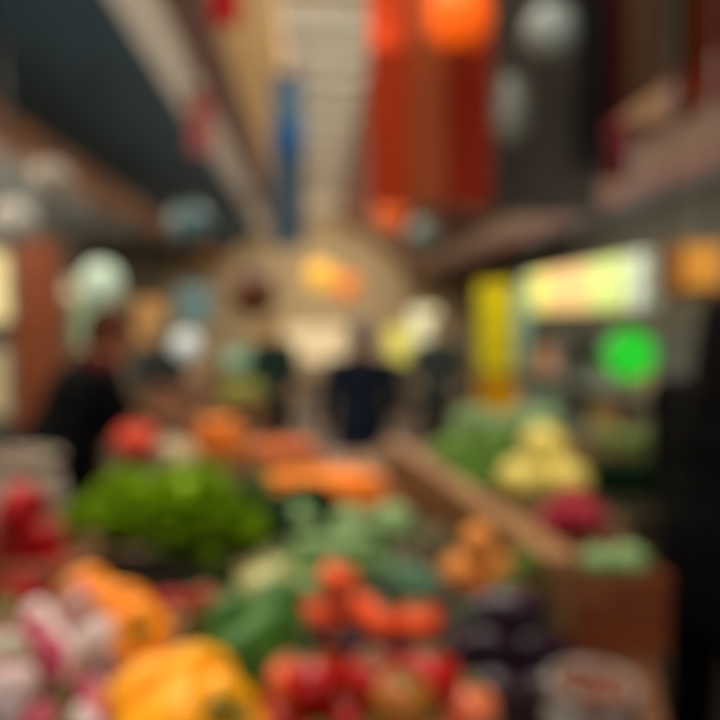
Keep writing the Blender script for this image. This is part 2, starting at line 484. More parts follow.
    for sd, hip, kn, ank in leg:
        b = B(); g = ank - Vector((0, 0, .085*s))
        capsule(b, g+Vector((0, -.04*s, .045*s)), g+Vector((0, .15*s, .036*s)), .044*s, .036*s)
        capsule(b, ank+Vector((0, 0, .02*s)), g+Vector((0, 0, .05*s)), .05*s, .046*s)
        for v in b.verts: v.co.z = max(v.co.z, .002)
        remesh(b, vox, 'shoe', mat(shoe, .4, .1, 20), t, 2)
    # hair
    hm = mat(hair, .85, .3, 61, .3); hm.node_tree.nodes['Principled BSDF'].inputs['Specular IOR Level'].default_value = .1
    b = B(); ball(b, Hd(0, -.022, .045), (.084*s, .1*s, .088*s), 24, 16, Rh4)
    if hairstyle == 'long':
        capsule(b, Hd(0, -.05, .0), U(0, -.07, 1.4), .078*s, .07*s, 14)
        for sd in (-1, 1): capsule(b, Hd(.06*sd, -.02, .03), Hd(.065*sd, -.03, -.13), .03*s, .028*s, 10)
    elif hairstyle == 'bun':
        ball(b, Hd(0, -.12, .05), .042*s, 16, 10)
        ball(b, Hd(0, -.05, -.0), (.074*s, .066*s, .085*s), 16, 12, Rh4)
    else:
        ball(b, Hd(0, -.045, .0), (.076*s, .072*s, .085*s), 16, 12, Rh4)
    remesh(b, vox*.8, 'hair', hm, t, 1)
    if hat:
        b = B(); ball(b, Hd(0, -.02, .065), (.094*s, .112*s, .08*s), 24, 16, Rh4)
        tube(b, [Hd(0, -.02, .03), Hd(0, -.02, .062)], [.098*s, .1*s], 20)
        remesh(b, vox*.9, 'knit_cap', cloth(hat), t, 2)
    for sd in (-1, 1):
        b = B(); ball(b, Hd(.03*sd, .081, .01), (.0125*s, .008*s, .008*s), 12, 8, Rh4); e = obj('eye', b, mat('#d9d4cc', .2, .02), t, True)
        b = B(); ball(b, Hd(.03*sd, .0875, .01), (.0055*s, .003*s, .0055*s), 10, 8, Rh4); obj('iris', b, mat('#2d1d12', .15, .02), e, True)
    b = B(); capsule(b, Hd(-.017, .0895, -.06), Hd(.017, .0895, -.06), .0042*s, .0042*s, 8); obj('lips', b, mat('#8a4a40', .4, .05), t, True)
    return t

# ================================================================== THE HALL
YB = 20.0; Y0 = -1.0
def quadbox(pts, th, nrm=(0, 0, 1)):
    """thick panel from four corners"""
    b = B(); n = Vector(nrm).normalized()*th
    lo = [b.verts.new(Vector(p)) for p in pts]; hi = [b.verts.new(Vector(p)+n) for p in pts]
    b.faces.new(lo); b.faces.new(hi[::-1])
    for k in range(4): b.faces.new((lo[k], lo[(k+1) % 4], hi[(k+1) % 4], hi[k]))
    return b
struct('floor', box(B(), -4.2, 4.2, Y0, YB, -.1, 0), mat('#5b4c3f', .55, .2, 2.5))
struct('wall_left', box(B(), -4.35, -4.2, Y0, YB, 0, 3.2), mat('#8b8576', .8, .15, 2))
struct('wall_right', box(B(), 4.2, 4.35, Y0, YB, 0, 3.0), mat('#85806f', .8, .15, 2))
struct('wall_back', box(B(), -4.2, 4.2, YB, YB+.15, 0, 5.2), mat('#d9bf94', .8, .12, 1.5))
# left aisle: low flat ceiling, wooden valance beam, dark slate slope, cream beam, timber lining
struct('ceiling', box(B(), -4.35, -2.66, Y0, YB, 3.1, 3.2), mat('#6d6a60', .8, .15, 2))
struct('trim_1', box(B(), -2.74, -2.54, Y0, YB, 3.04, 3.36), wood('#8a5420'))
struct('ceiling', quadbox([(-2.64, Y0, 3.36), (-1.36, Y0, 4.1), (-1.36, YB, 4.1), (-2.64, YB, 3.36)], .08), mat('#203a45', .7, .15, 1.2))
struct('trim_2', box(B(), -1.48, -1.18, Y0, YB, 3.93, 4.13), mat('#cbbfae', .7, .12, 3))
struct('ceiling', quadbox([(-1.2, Y0, 4.08), (-.3, Y0, 4.46), (-.3, YB, 4.46), (-1.2, YB, 4.08)], .06), mat('#5e3c2c', .7, .2, 1.5))
struct('trim_3', box(B(), -.86, -.3, Y0, YB, 4.2, 4.4), wood('#c09860'))
# skylight ribs and glazing
for k in range(26):
    y = Y0 + .3 + k*.8
    struct('trim_4', box(B(), -.32, .62, y-.12, y+.12, 4.38, 4.5), mat('#bcae98', .7, .1, 4))
gl = mat('#f2f0e2', .3, .08, 2, trans=.9)
for k in range(4):
    struct('window_%d' % (k+1), box(B(), -.32, .62, Y0+k*5.25, Y0+(k+1)*5.25, 4.52, 4.54), gl)
# right slope: dark red boards, timber battens, brown valance beam
struct('ceiling', quadbox([(.6, Y0, 4.46), (2.7, Y0, 3.0), (2.7, YB, 3.0), (.6, YB, 4.46)], .08), mat('#6e3422', .7, .3, 1.6, kind='wave'))
struct('trim_5', box(B(), 2.55, 2.78, Y0, YB, 2.62, 2.98), wood('#70523a'))
struct('trim_6', box(B(), 2.5, 2.56, Y0, YB, 2.6, 2.66), mat('#6e3428', .6))
struct('ceiling', box(B(), 2.7, 4.35, Y0, YB, 2.98, 3.06), mat('#5b5a50', .8, .15, 2))
for k in range(9):
    y = 1.9 + 2.1*k
    b = B(); bar(b, (.62, y, 4.42), (2.66, y, 2.98), .09, .1)
    struct('trim_7', b, wood('#97795a'))

# ---- tables
def table(poly, z, label, col='#8a5e38', th=.04, legs=None, cat='table', name='market_table', skirt=None):
    cx = sum(p[0] for p in poly)/len(poly); cy = sum(p[1] for p in poly)/len(poly)
    o = thing(name, label, cat, (cx, cy, 0))
    def prism(pl, z0, z1):
        b = B(); lo = [b.verts.new((x-cx, y-cy, z0)) for x, y in pl]; hi = [b.verts.new((x-cx, y-cy, z1)) for x, y in pl]
        b.faces.new(lo[::-1]); b.faces.new(hi); n = len(pl)
        for k in range(n): b.faces.new((lo[k], lo[(k+1) % n], hi[(k+1) % n], hi[k]))
        return b
    obj('tabletop', prism(poly, z-th, z), wood(col), o)
    inn = [(cx+(x-cx)*.93, cy+(y-cy)*.95) for x, y in poly]
    n = len(inn); b = B()
    for k in range(n):
        bar(b, (inn[k][0]-cx, inn[k][1]-cy, z-th-.06), (inn[(k+1) % n][0]-cx, inn[(k+1) % n][1]-cy, z-th-.06), .02, .1)
    obj('apron', b, wood(col), o)
    for x, y in (legs or inn):
        obj('leg', box(B(), x-cx-.035, x-cx+.035, y-cy-.035, y-cy+.035, 0, z-th), wood(col), o)
    return o
TZ = .92
table([(-1.7, .4), (.3, .4), (.3, 2.36), (-1.7, 2.36)], TZ, 'long brown wooden market table at the front, heaped with peppers, turnips and lettuce', '#6e5038')
table([(-.8, 2.38), (.3, 2.38), (.3, 3.55), (-.8, 3.55)], TZ, 'narrower wooden table behind the front one, carrying carrots and oranges', '#8a6440')
table([(.32, .72), (.5, .9), (.87, 1.8), (.87, 2.3), (.32, 2.3)], TZ, 'angled wooden table on the right beside the person in black', '#6e4424')
table([(.32, 2.32), (1.9, 2.32), (1.9, 3.75), (.32, 3.75)], TZ, 'wooden table on the right side in front of the shelves, with lettuce and melons', '#8a6a48')
table([(-1.9, 5.4), (-.4, 5.4), (-.4, 6.15), (-1.9, 6.15)], TZ, 'far wooden table on the left side of the aisle with citrons, potatoes and limes', '#8a6440')
table([(-1.9, 7.9), (-.5, 7.9), (-.5, 9.6), (-1.9, 9.6)], TZ, 'farthest wooden table on the left with crates of dusky limes and lemons', '#8a6440')
table([(.75, 7.7), (1.7, 7.7), (1.7, 9.2), (.75, 9.2)], TZ-.1, 'farthest wooden table on the right with dark kale', '#6f6a4c')

def HC(px, py, z): v = atz(px, py, z); return (v.x, v.y, z)
def cr(px, py, zt, w, d, label, h=.12, rz=0., **k):
    """crate whose rim centre appears at px,py when the rim is at zt"""
    v = atz(px, py, zt); return crate((v.x, v.y, zt-h), w, d, h, label, rz=rz, **k)
def pedestal_row(label, x0, x1, y0, y1, h, col='#6b4a30'):
    o = thing('display_box', label, 'box', ((x0+x1)/2, (y0+y1)/2, TZ)); w = (x1-x0)/2; d = (y1-y0)/2
    b = B(); box(b, -w, w, -d, d, 0, h, bev=.004); obj('box_body', b, wood(col), o)
    b = B(); box(b, -w-.004, w+.004, -d-.004, -d+.004, h*.45, h*.55); obj('batten', b, wood('#4d3422'), o)
    return o

# ---------------- foreground heaps
Z1 = 1.08
rp = pepper('#b0070c', '#7c0408', .1, .048)
op = pepper('#f09000', '#dc7800', .11, .046, 4)
yp = pepper('#f6a600', '#ea9200', .11, .047, 4)
gp = pepper('#3c6e1c', '#214a16', .1, .047, 3)
tn = turnip(.034)
to = tomato('#b80e04', '#8c0804', .04)
tp = tomato('#f0581a', '#e04412', .037)
let = lettuce('#a9cc1c', '#84ad14', .135, 38)
let2 = lettuce('#c4e48c', '#98c860', .12, 34, seed=3)
kale = lettuce('#2f5a30', '#1e3f28', .12, 34, 'kale', '#8aa060', .16, 5, inner='#3a6a34')
cab = cabbage('#9dbb7a', '#7ba068', .085)
ct = carrot()
cg = courgette('#2c5a3a', '#1d432c', .19, .023)
cuc = courgette('#7f9f5c', '#5d8548', .2, .026, 'marrow')
eg = eggplant()
og = orange_fruit()
ap = apple('#c4532e', '#d9772e')
lem = orange_fruit('#f0c832', '#e6b424', .034, 'lemon')
mel = squash('#d8c458', '#ccb860', .08, 'melon', .9)
pum = squash('#d2452c', '#c23a22', .085, 'pumpkin', .85)
sqp = squash('#b8a684', '#a89470', .06, 'squash', .8)
bro = broccoli()
def potato(r=.032):
    t = thing('potato', '', 'potato'); b = B(); ball(b, (0, 0, 0), (r, r*.82, r*.74), 22, 16)
    for v in b.verts: v.co *= 1 + .12*noise.noise(v.co*45)
    obj('tuber', b, mat('#7a4a34', .75, .2, 40, .3, col2='#5e3626'), t, True)
    b = B()
    for k in range(5): ball(b, (r*.7*math.cos(k*2.4), r*.58*math.sin(k*2.4), r*.4), (.002, .002, .0015), 6, 5)
    obj('eyes', b, mat('#4a2c20', .8), t, True)
    return t
pot = potato()
rad = turnip(.017)
rcab = cabbage('#b02034', '#8c1428', .062, 'red_cabbage')
lime = orange_fruit('#5b7a26', '#46601e', .028, 'lime')
olim = orange_fruit('#565230', '#444222', .028, 'lime')
pea = orange_fruit('#dd9a3c', '#d4702a', .036, 'peach')

def crate_fill(px, py, w, d, lab, protos, sp, layers, flab, cat, group, z=1.04, h=.11, rz=0., tilt='any', inset=.75, seed=0, raise_=.0, **k):
    v = atz(px, py, z+.03)
    crate((v.x, v.y, z-h), w, d, h, lab, rz=rz, group=k.pop('cgroup', None), col=k.pop('col', '#8a6540'))
    heap(protos, (v.x, v.y, z-h+.02+sp*.45+raise_), w/2*inset, d/2*inset, sp, layers, flab, cat, group, rz, tilt, seed, **k)
    return v
# supports that step the near crates up
pedestal_row('low brown display box at the near left under the turnip crate', -.72, -.26, .55, 1.38, .09, '#5b4430')
pedestal_row('low brown display box at the near middle under tomatoes and yellow peppers', -.24, .28, .55, 1.3, .05, '#4d3a2c')

# turnips, near left corner
crate_fill(45, 650, .30, .42, 'grey-brown slatted crate filled with pink and white turnips, near left corner', tn, .066, 3,
           'pink and white turnip in the heap at the near left corner', 'turnip', 'turnips in the near left crate', z=1.13, h=.12, inset=.95, seed=2)
# red peppers at left edge
crate_fill(20, 535, .30, .2, 'wooden crate of deep red peppers at the left edge', rp, .088, 3,
           'deep red bell pepper in the heap at the left edge', 'pepper', 'deep red peppers at the left edge', z=1.1, h=.12, inset=.8, seed=4)
# orange peppers
g = 'orange peppers between turnips and yellow peppers'
for k, (px, py, z, r) in enumerate([(82, 600, 1.15, (1.2, .2, .5)), (110, 615, 1.16, (1.3, -.3, .9)), (132, 636, 1.15, (1.1, .2, .3)), (80, 618, 1.13, (.9, .4, 1.9)), (112, 640, 1.11, (1.2, -.2, 1.2)), (140, 650, 1.08, (1.2, .5, 2.2))]):
    p = atz(px, py, z); put(op, p, r, 'bright orange bell pepper between the turnips and the yellow peppers', 'pepper', g, 1.0)
# yellow peppers
g = 'yellow peppers at the bottom edge'
for k, (px, py, z, r) in enumerate([(148, 698, 1.14, (1.25, .3, .4)), (184, 688, 1.15, (1.2, -.2, 1.0)), (206, 716, 1.14, (1.3, .1, .7)), (168, 732, 1.15, (1.1, .3, 1.4)), (125, 728, 1.1, (.9, .1, 2.)), (228, 744, 1.1, (1.2, .4, .2)), (178, 708, 1.08, (1., .2, .2))]):
    p = atz(px, py, z); put(yp, p, r, 'golden yellow bell pepper in the heap at the bottom edge, left of the tomatoes', 'pepper', g, 1.0)
# tomatoes bottom
v = atz(372, 700, 1.1)
crate((v.x, v.y-.02, .972), .34, .28, .1, 'low wooden crate of ripe red tomatoes at the bottom edge', col='#5a3f30')
heap(to, (v.x, v.y-.02, 1.03), .145, .115, .076, 3, 'ripe red tomato in the heap at the bottom edge of the picture', 'tomato', 'red tomatoes at the bottom edge', seed=3, tilt='up', rise=.72)
tb_ = tomato('#e8885a', '#d8603a', .04)
for px, py, z in ((296, 682, 1.125), (466, 706, 1.10)):
    p = atz(px, py, z); put(tb_, p, (.2, .1, px), 'blushed peach-orange tomato at the edge of the bottom heap of red ones', 'tomato', 'blushed tomatoes at the bottom edge')
tg_ = tomato('#8a6a1c', '#a04a14', .036); p = atz(402, 700, 1.165)
put(tg_, p, (.1, .1, 1), 'olive green half-ripe tomato lying on top of the red tomato heap', 'tomato', None)
# green peppers
g = 'green peppers beside the yellow ones'
for k, (px, py, z, r) in enumerate([(228, 628, 1.13, (1.2, .3, .4)), (262, 640, 1.13, (1.2, -.3, 1.0)), (240, 662, 1.13, (1.25, .1, .7)), (270, 612, 1.11, (1.1, .3, 1.9)), (280, 664, 1.08, (.9, .1, 2.)), (218, 652, 1.08, (1., .2, .2))]):
    p = atz(px, py, z); put(gp, p, r, 'dark green bell pepper between yellow peppers and tomatoes', 'pepper', g, 1.0)
# broccoli teal side
for px, py in ((205, 622),):
    p = atz(px, py, 1.06); put(bro, (p.x, p.y, 1.03), (0, 0, px), 'blue-green broccoli head tucked behind the dark green peppers', 'broccoli', None, .8)
# red small tomatoes / peppers dark behind orange
crate_fill(188, 602, .17, .12, 'small wooden crate of dark red peppers behind the orange ones', rp, .07, 2,
           'dark red bell pepper in the small crate in front of the big lettuces', 'pepper', 'dark red peppers in the small crate', z=1.08, h=.1, inset=.7, s=(.75, .82), col='#2c1c16')
# lettuce big heap
crate_fill(160, 532, .40, .32, 'wide wooden crate under the big heap of bright green lettuces', let, .165, 2,
           'bright green loose-leaf lettuce in the big heap on the left', 'lettuce', 'lettuces in the big left heap', z=1.02, h=.1, inset=.85, tilt='up', rise=.48, raise_=.0, col='#2a2016')
# pale chinese cabbages
def chinese_cabbage(r=.042, h=.16):
    t = thing('chinese_cabbage', '', 'cabbage')
    b = lathe(B(), [(0, 0), (.5*r, 0), (.85*r, .12*h), (r, .4*h), (.92*r, .7*h), (.6*r, .92*h), (0, h)], 26, lambda a, k: 1+.05*math.sin(6*a+4*k))
    obj('head', b, leafm('#e6dcae', '#c9c68a'), t, True)
    b = B()
    for k in range(11):
        a = k*2.4; leaf(b, (.5*r*math.cos(a), .5*r*math.sin(a), .01), (.14*math.cos(a), .14*math.sin(a), 1), h*(1.02-.02*k), r*1.5, .12, .03, k)
    bmesh.ops.solidify(b, geom=list(b.faces), thickness=.0015)
    obj('outer_leaves', b, leafm('#d8d49a', '#b8c47c'), t, True)
    return t
ccb = chinese_cabbage()
p = atz(262, 610, 1.04); crate((p.x, p.y, .93), .12, .12, .09, 'small crate under the pale chinese cabbages', col='#4a3a2c')
for dx, dy, a in ((-.005, 0, .3), (.012, .035, 2.0)):
    put(ccb, (p.x+dx, p.y+dy, .965), (.06, .05*dx, a), 'pale cream chinese cabbage standing upright between lettuces and orange-red tomatoes', 'cabbage', 'chinese cabbages in the middle', 1.)

# two boxes of orange-red tomatoes
crate_fill(335, 596, .13, .16, 'small dark crate of orange-red tomatoes, left of the pair', tp, .07, 3,
           'orange-red tomato in the left one of the two small dark crates', 'tomato', 'tomatoes in the left dark crate', z=1.08, h=.11, col='#4a3030', inset=.8, tilt='up', rz=.1)
crate_fill(400, 606, .2, .13, 'small dark crate of orange-red tomatoes, right of the pair', tp, .07, 2,
           'orange-red tomato in the right one of the two small dark crates', 'tomato', 'tomatoes in the right dark crate', z=1.08, h=.11, col='#4a3038', inset=.85, tilt='up')
# mid cabbages & marrows
crate_fill(335, 548, .30, .28, 'wooden crate of long pale green marrows in the middle', cuc, .055, 3,
           'long pale green marrow in the middle crate behind the orange-red tomatoes', 'marrow', 'pale green marrows in the middle', z=1.06, h=.1, tilt=R(70), inset=.5, col='#56603c')
crate_fill(350, 520, .34, .22, 'wooden crate of pale green cabbages behind the marrows', cab, .15, 1,
           'pale green cabbage in the crate between marrows and carrots', 'cabbage', 'pale cabbages in front of the carrots', z=1.0, h=.08, tilt='up', raise_=-.06, inset=.95, s=(.8, .9))
crate_fill(408, 562, .16, .24, 'narrow dark crate of deep green courgettes', cg, .05, 2,
           'deep green courgette in the narrow crate beside the brown rail', 'courgette', 'deep green courgettes', z=1.06, h=.1, tilt=R(20), inset=.5, col='#3d3a2c')
crate_fill(432, 530, .14, .2, 'narrow crate of olive green limes beside the brown rail', olim, .052, 2,
           'small dark olive lime in the narrow crate beside the brown rail', 'lime', 'limes beside the brown rail', z=1.03, h=.08, inset=.8, col='#5b4a2c')
crate_fill(258, 500, .26, .3, 'wooden crate of dark green kale right of the lettuces', kale, .15, 1,
           'dark green kale head between the lettuce heap and the carrots', 'kale', 'kale heads right of the lettuce', z=1.02, h=.1, tilt='up', raise_=-.03, inset=.9, col='#3d3a2c')
# carrots
pedestal_row('brown display box under the wide carrot crate', -.21, .27, 2.0, 2.34, .05)
crate_fill(325, 478, .4, .34, 'wide crate of bright orange carrots in the middle distance', ct, .034, 4,
           'bright orange carrot in the wide crate on the middle table', 'carrot', 'carrots in the wide crate', z=1.05, h=.08, tilt=R(80), inset=.8, rise=.75, col='#7a5a34')
# oranges, pumpkins
crate_fill(215, 436, .36, .36, 'crate of oranges at the left end of the middle table', og, .072, 3,
           'orange in the crate at the left end of the middle table', 'orange', 'oranges on the middle table', z=1.03, h=.1, inset=.85)
crate_fill(285, 446, .32, .3, 'crate of russet apples behind the carrots', ap, .074, 2,
           'russet orange-red apple in the crate behind the carrots', 'apple', 'apples behind the carrots', z=1.0, h=.1, inset=.85)
for px, py, s in ((136, 446, 1.0),):
    p = atz(px, py, 1.1); put(pum, (p.x, p.y, 1.12), (.1, 0, 0), 'round red-orange pumpkin standing left of the oranges', 'pumpkin', None, 1.0)
    crate((p.x+.08, p.y, TZ), .3, .28, .12, 'upturned pale crate under the red-orange pumpkin', col='#8a7a5a')
for px, py in ((170, 448), (184, 456)):
    p = atz(px, py, 1.09); put(sqp, (p.x, p.y, 1.09), (.1, 0, px), 'cream squash between the red-orange pumpkin and the oranges', 'squash', 'cream squashes', 1.0)
# burlap sack, left
def sack(loc, r, h, label, col, name='sack'):
    o = thing(name, label, 'sack', loc)
    b = B(); lathe(b, [(0, 0), (r*.8, 0), (r, .12*h), (r*1.05, .45*h), (r*.95, .75*h), (r*.8, .88*h), (r*.86, h), (r*.92, h*.98), (r*.82, .9*h), (r*.7, .84*h), (0, .8*h)], 36, lambda a, k: 1+.03*math.sin(5*a+6*k)+.02*math.sin(11*a))
    obj('sack_body', b, cloth(col), o, True)
    b = B(); lathe(b, [(r*.86, .97*h), (r*.97, .965*h), (r*.97, 1.0*h), (r*.86, 1.01*h), (r*.86, .97*h)], 36, lambda a, k: 1+.03*math.sin(5*a)+.02*math.sin(11*a))
    obj('rolled_rim', b, cloth(col), o, True)
    return o
p = atz(12, 462, 1.15); sack((p.x, p.y, TZ), .15, .25, 'pale grey burlap sack standing open at the left edge behind the red peppers', '#a09686')
heap(pot, (p.x, p.y, TZ+.215), .07, .07, .06, 1, 'brown potato at the mouth of the pale grey burlap sack', 'potato', 'potatoes in the burlap sack', seed=5)

# ---------------- right-hand side
b = B(); a0 = atz(392, 446, 1.1); a1 = atz(566, 572, 1.1)
o = thing('wooden_rail', 'brown wooden divider rail running diagonally between the left and right displays', 'rail', (a1.x, a1.y, TZ))
dv = a0 - a1; b = B(); bar(b, (0, 0, .09), (dv.x, dv.y, .09), .045, .18); obj('board', b, wood('#80552f'), o)
b = B(); bar(b, (0, 0, .195), (dv.x, dv.y, .195), .07, .03); obj('cap_rail', b, wood('#94683c'), o)
crate_fill(476, 552, .17, .22, 'crate of blushed orange peaches right of the brown rail end', pea, .072, 3,
           'orange-yellow peach in the crate in front of the brown rail', 'peach', 'peaches at the brown rail', z=1.08, h=.12, inset=.8, col='#6b4426')
crate_fill(522, 566, .09, .13, 'small crate of green limes at the end of the brown rail', lime, .054, 3,
           'bright green lime in the small crate right of the peaches', 'lime', 'limes right of the peaches', z=1.06, h=.1, inset=.8, col='#5b4426')
crate_fill(500, 630, .17, .24, 'dark crate full of purple-black eggplants', eg, .064, 3,
           'purple-black eggplant in the dark crate right of the orange-red tomatoes', 'eggplant', 'eggplants in the dark crate', z=1.03, h=.1, tilt=R(80), inset=.62, col='#3a2226')
# lettuces on the right table
crate_fill(474, 466, .34, .34, 'wide brown crate under the pale lettuces on the right table', let2, .15, 2,
           'pale green lettuce in the heap on the right table', 'lettuce', 'lettuces on the right table', z=1.0, h=.1, tilt='up', rise=.5, raise_=-.03, inset=.85, col='#5b4228')
# melons
for k, (px, py, z) in enumerate(((523, 480, 1.08), (566, 480, 1.08), (545, 448, 1.17))):
    p = atz(px, py, z); put(mel, (p.x, p.y, z), (.4*k, .2, k), 'pale yellow melon in the pile on the right table beside the lettuces', 'melon', 'yellow melons on the right table', 1.)
p = atz(548, 480, 1.0); crate((p.x, p.y, TZ), .36, .3, .08, 'shallow crate under the pile of yellow melons', col='#a08a60')
# red cabbages
for k, (px, py, z) in enumerate(((556, 518, 1.08), (588, 516, 1.08), (572, 500, 1.1))):
    p = atz(px, py, z); put(rcab, (p.x, p.y, z-.06), (0, 0, k), 'small crimson cabbage in front of the yellow melons', 'cabbage', 'crimson cabbages before the melons', .95)
p = atz(572, 520, 1.0); crate((p.x, p.y, TZ), .26, .18, .1, 'small crate under the crimson cabbages', col='#8a7050')
# dark kale on right
crate_fill(620, 478, .3, .28, 'crate of dark green kale beside the person in black', kale, .13, 2,
           'dark green kale head in the crate next to the person in black', 'kale', 'kale heads on the right', z=1.0, h=.1, tilt='up', rise=.5, raise_=-.02, inset=.75, s=(.76, .86), col='#4a4a34')
# brown wooden bin with greens at the right
p = atz(598, 556, 1.09)
crate((p.x, p.y, TZ-.0), .21, .22, .17, 'deep brown wooden crate of pale green cabbages at the right', col='#7c3604', n=4)
heap(cab, (p.x, p.y+.0, 1.035), .075, .065, .085, 1, 'pale green cabbage in the deep brown crate in front of the person in black', 'cabbage', 'cabbages in the deep brown crate', tilt='up', s=(.5, .56))
# paper sack of potatoes, bottom right
p = atz(592, 706, 1.0); o = sack((p.x, p.y, TZ), .072, .12, 'small pale grey paper sack with rolled rim, at the bottom right', '#948c84', 'paper_sack')
heap(pot, (p.x, p.y-.01, TZ+.107), .045, .045, .042, 1, 'reddish brown potato in the small pale paper sack at the bottom right', 'potato', 'potatoes in the paper sack', seed=9, s=(.75, .9))

# ---------------- far tables
def far_crate(x, y, zt, w, d, lab, protos, sp, flab, cat, group, col='#8a6540', lay=2, tilt='any', **k):
    crate((x, y, zt), w, d, .1, lab, col=col)
    heap(protos, (x, y, zt+.02+sp*.45), w/2*.8, d/2*.8, sp, lay, flab, cat, group, 0, tilt, **k)
ylm = orange_fruit('#a8b04c', '#90a038', .036, 'citron')
far_crate(-.6, 5.75, TZ, .4, .5, 'crate of yellow-green citrons at the near corner of the far left table', ylm, .09, 'yellow-green citron in the crate at the near corner of the far left table', 'citron', 'citrons on the far left table')
far_crate(-1.15, 5.75, TZ, .5, .5, 'crate of brown potatoes on the far left table, left of the citrons', pot, .075, 'brown potato on the far left table', 'potato', 'potatoes on the far left table')
far_crate(-1.65, 5.75, TZ, .36, .5, 'crate of limes at the outer corner of the far left table', lime, .08, 'lime on the far left table', 'lime', 'limes on the far left table')
far_crate(-.9, 8.2, TZ, .7, .6, 'crate of dusky limes on the farthest left table, in front of the lemons', olim, .09, 'dusky olive lime on the farthest left table', 'lime', 'dusky limes on the farthest left table')
far_crate(-.9, 9.1, TZ, .7, .6, 'rearmost crate of lemons on the farthest left table', lem, .1, 'lemon in the rearmost crate of the farthest left table', 'lemon', 'lemons on the farthest left table')
far_crate(1.2, 8.3, TZ-.1, .8, .8, 'crate of dark kale on the far right table behind the lettuces', kale, .24, 'dark kale on the far right table', 'kale', 'kale on the far right table', tilt='up', lay=1, s=(1.1, 1.3))
far_crate(1.55, 3.3, TZ, .5, .5, 'crate of dark green limes in front of the shelves', lime, .07, 'dark green lime in the crate in front of the shelves', 'lime', 'limes before the shelves')
far_crate(.95, 3.35, TZ, .5, .6, 'crate of pale green cabbages at the back of the right table', cab, .18, 'pale green cabbage at the back of the right table', 'cabbage', 'cabbages at the back of the right table', tilt='up', lay=1)

# ---------------- hanging banners
def banner(name, label, px0, px1, py0, py1, Y, col, col2=None, cat='banner', amp=.012, waves=3, rod=True, face=0., tb=None, glowing=0.):
    a = at(px0, py0, Y); b_ = at(px1, py1, Y); w = abs(b_.x-a.x); h = abs(a.z-b_.z)
    o = thing(name, label, cat, ((a.x+b_.x)/2, Y, b_.z), (0, 0, face))
    f = lambda u, v: Vector(((u-.5)*w, amp*math.sin(u*waves*2*PI+v*1.5) + .3*amp*math.sin(v*9), v*h))
    m = mat(col, .85, .12, 9, .2, col2=col2, trans=.35)
    obj('cloth', sheet(B(), f, 28, 20, .003), m, o, True)
    if rod:
        obj('rod', tube(B(), [(-w/2-.03, 0, h), (w/2+.03, 0, h)], .011, 10), wood('#5b3a22'), o)
        for s in (-1, 1): obj('cord', tube(B(), [(s*w*.4, 0, h), (s*w*.4, 0, h+.25)], .003, 6), cloth('#3a2a20'), o)
    obj('hem', box(B(), -w/2, w/2, -amp*1.5, amp*1.5, -.012, .006), mat(col2 or col, .8), o)
    if tb:
        obj('printed_band', box(B(), -w*.48, w*.48, -amp*1.5-.004, -amp*1.3-.002, tb[0]*h, tb[1]*h), cloth(tb[2]), o)
    return o
banner('hanging_banner', 'tall rust-red cloth banner hanging at the top centre, leftmost of the red ones', 369, 408, -60, 204, 3.0, '#c04a1c', '#a83a14')
banner('hanging_banner', 'tall brownish orange cloth banner hanging between the two red ones', 409, 447, -60, 200, 3.05, '#b4643a', '#a0542c')
banner('hanging_banner', 'tall dark red cloth banner hanging beside the charcoal one', 448, 490, -60, 202, 3.0, '#a8341a', '#8e2812')
banner('hanging_banner', 'tall charcoal cloth banner hanging at the top right of centre', 496, 600, -60, 212, 3.1, '#5a554e', '#46423c', amp=.02, waves=2)
banner('hanging_banner', 'narrow near-black cloth strip hanging at the right edge of the charcoal banner', 578, 607, -60, 165, 3.0, '#2a2826', '#1e1c1c', waves=1)
banner('hanging_banner', 'narrow crimson cloth strip hanging right of the near-black strip', 604, 628, -60, 178, 3.3, '#5c1014', '#480c0e', waves=1)
banner('hanging_banner', 'small beige cloth hanging at the upper right corner area', 628, 668, -60, 120, 3.2, '#7f6248', '#6a4f38', waves=2)
banner('hanging_banner', 'olive brown cloth hanging at the top right', 664, 690, -60, 60, 3.2, '#4a4424', '#3c361c', waves=1)
banner('hanging_banner', 'dark orange-red cloth hanging in the top right corner', 692, 760, -60, 100, 3.3, '#84300f', '#6e240c', waves=2)
banner('hanging_banner', 'small bright red pennant hanging at the top left of the cream beam', 208, 240, -60, 22, 3.0, '#b3101a', '#8e0c14', waves=1)
banner('hanging_banner', 'narrow slate blue banner with blue bands, hanging under the skylight', 271, 305, 74, 245, 4.6, '#5e7484', '#4c6274', waves=1, tb=(.5, .72, '#285682'))
banner('hanging_banner', 'pinkish red pennant hanging from the cream beam on the left', 188, 213, 92, 150, 3.1, '#b4706a', '#a05a58', waves=1)
# right stall front hangings
banner('hanging_banner', 'tall bright yellow cloth banner on the right side of the aisle', 478, 513, 280, 372, 6.0, '#e8e020', '#dccf18', waves=1)
banner('hanging_banner', 'golden orange cloth banner below the bright yellow one', 478, 518, 376, 424, 5.9, '#f0c010', '#e0ac0c', waves=1)
banner('hanging_banner', 'narrow pale teal banner right of the yellow one', 514, 530, 285, 365, 6.2, '#a9cfc8', '#8fb9b4', waves=1)

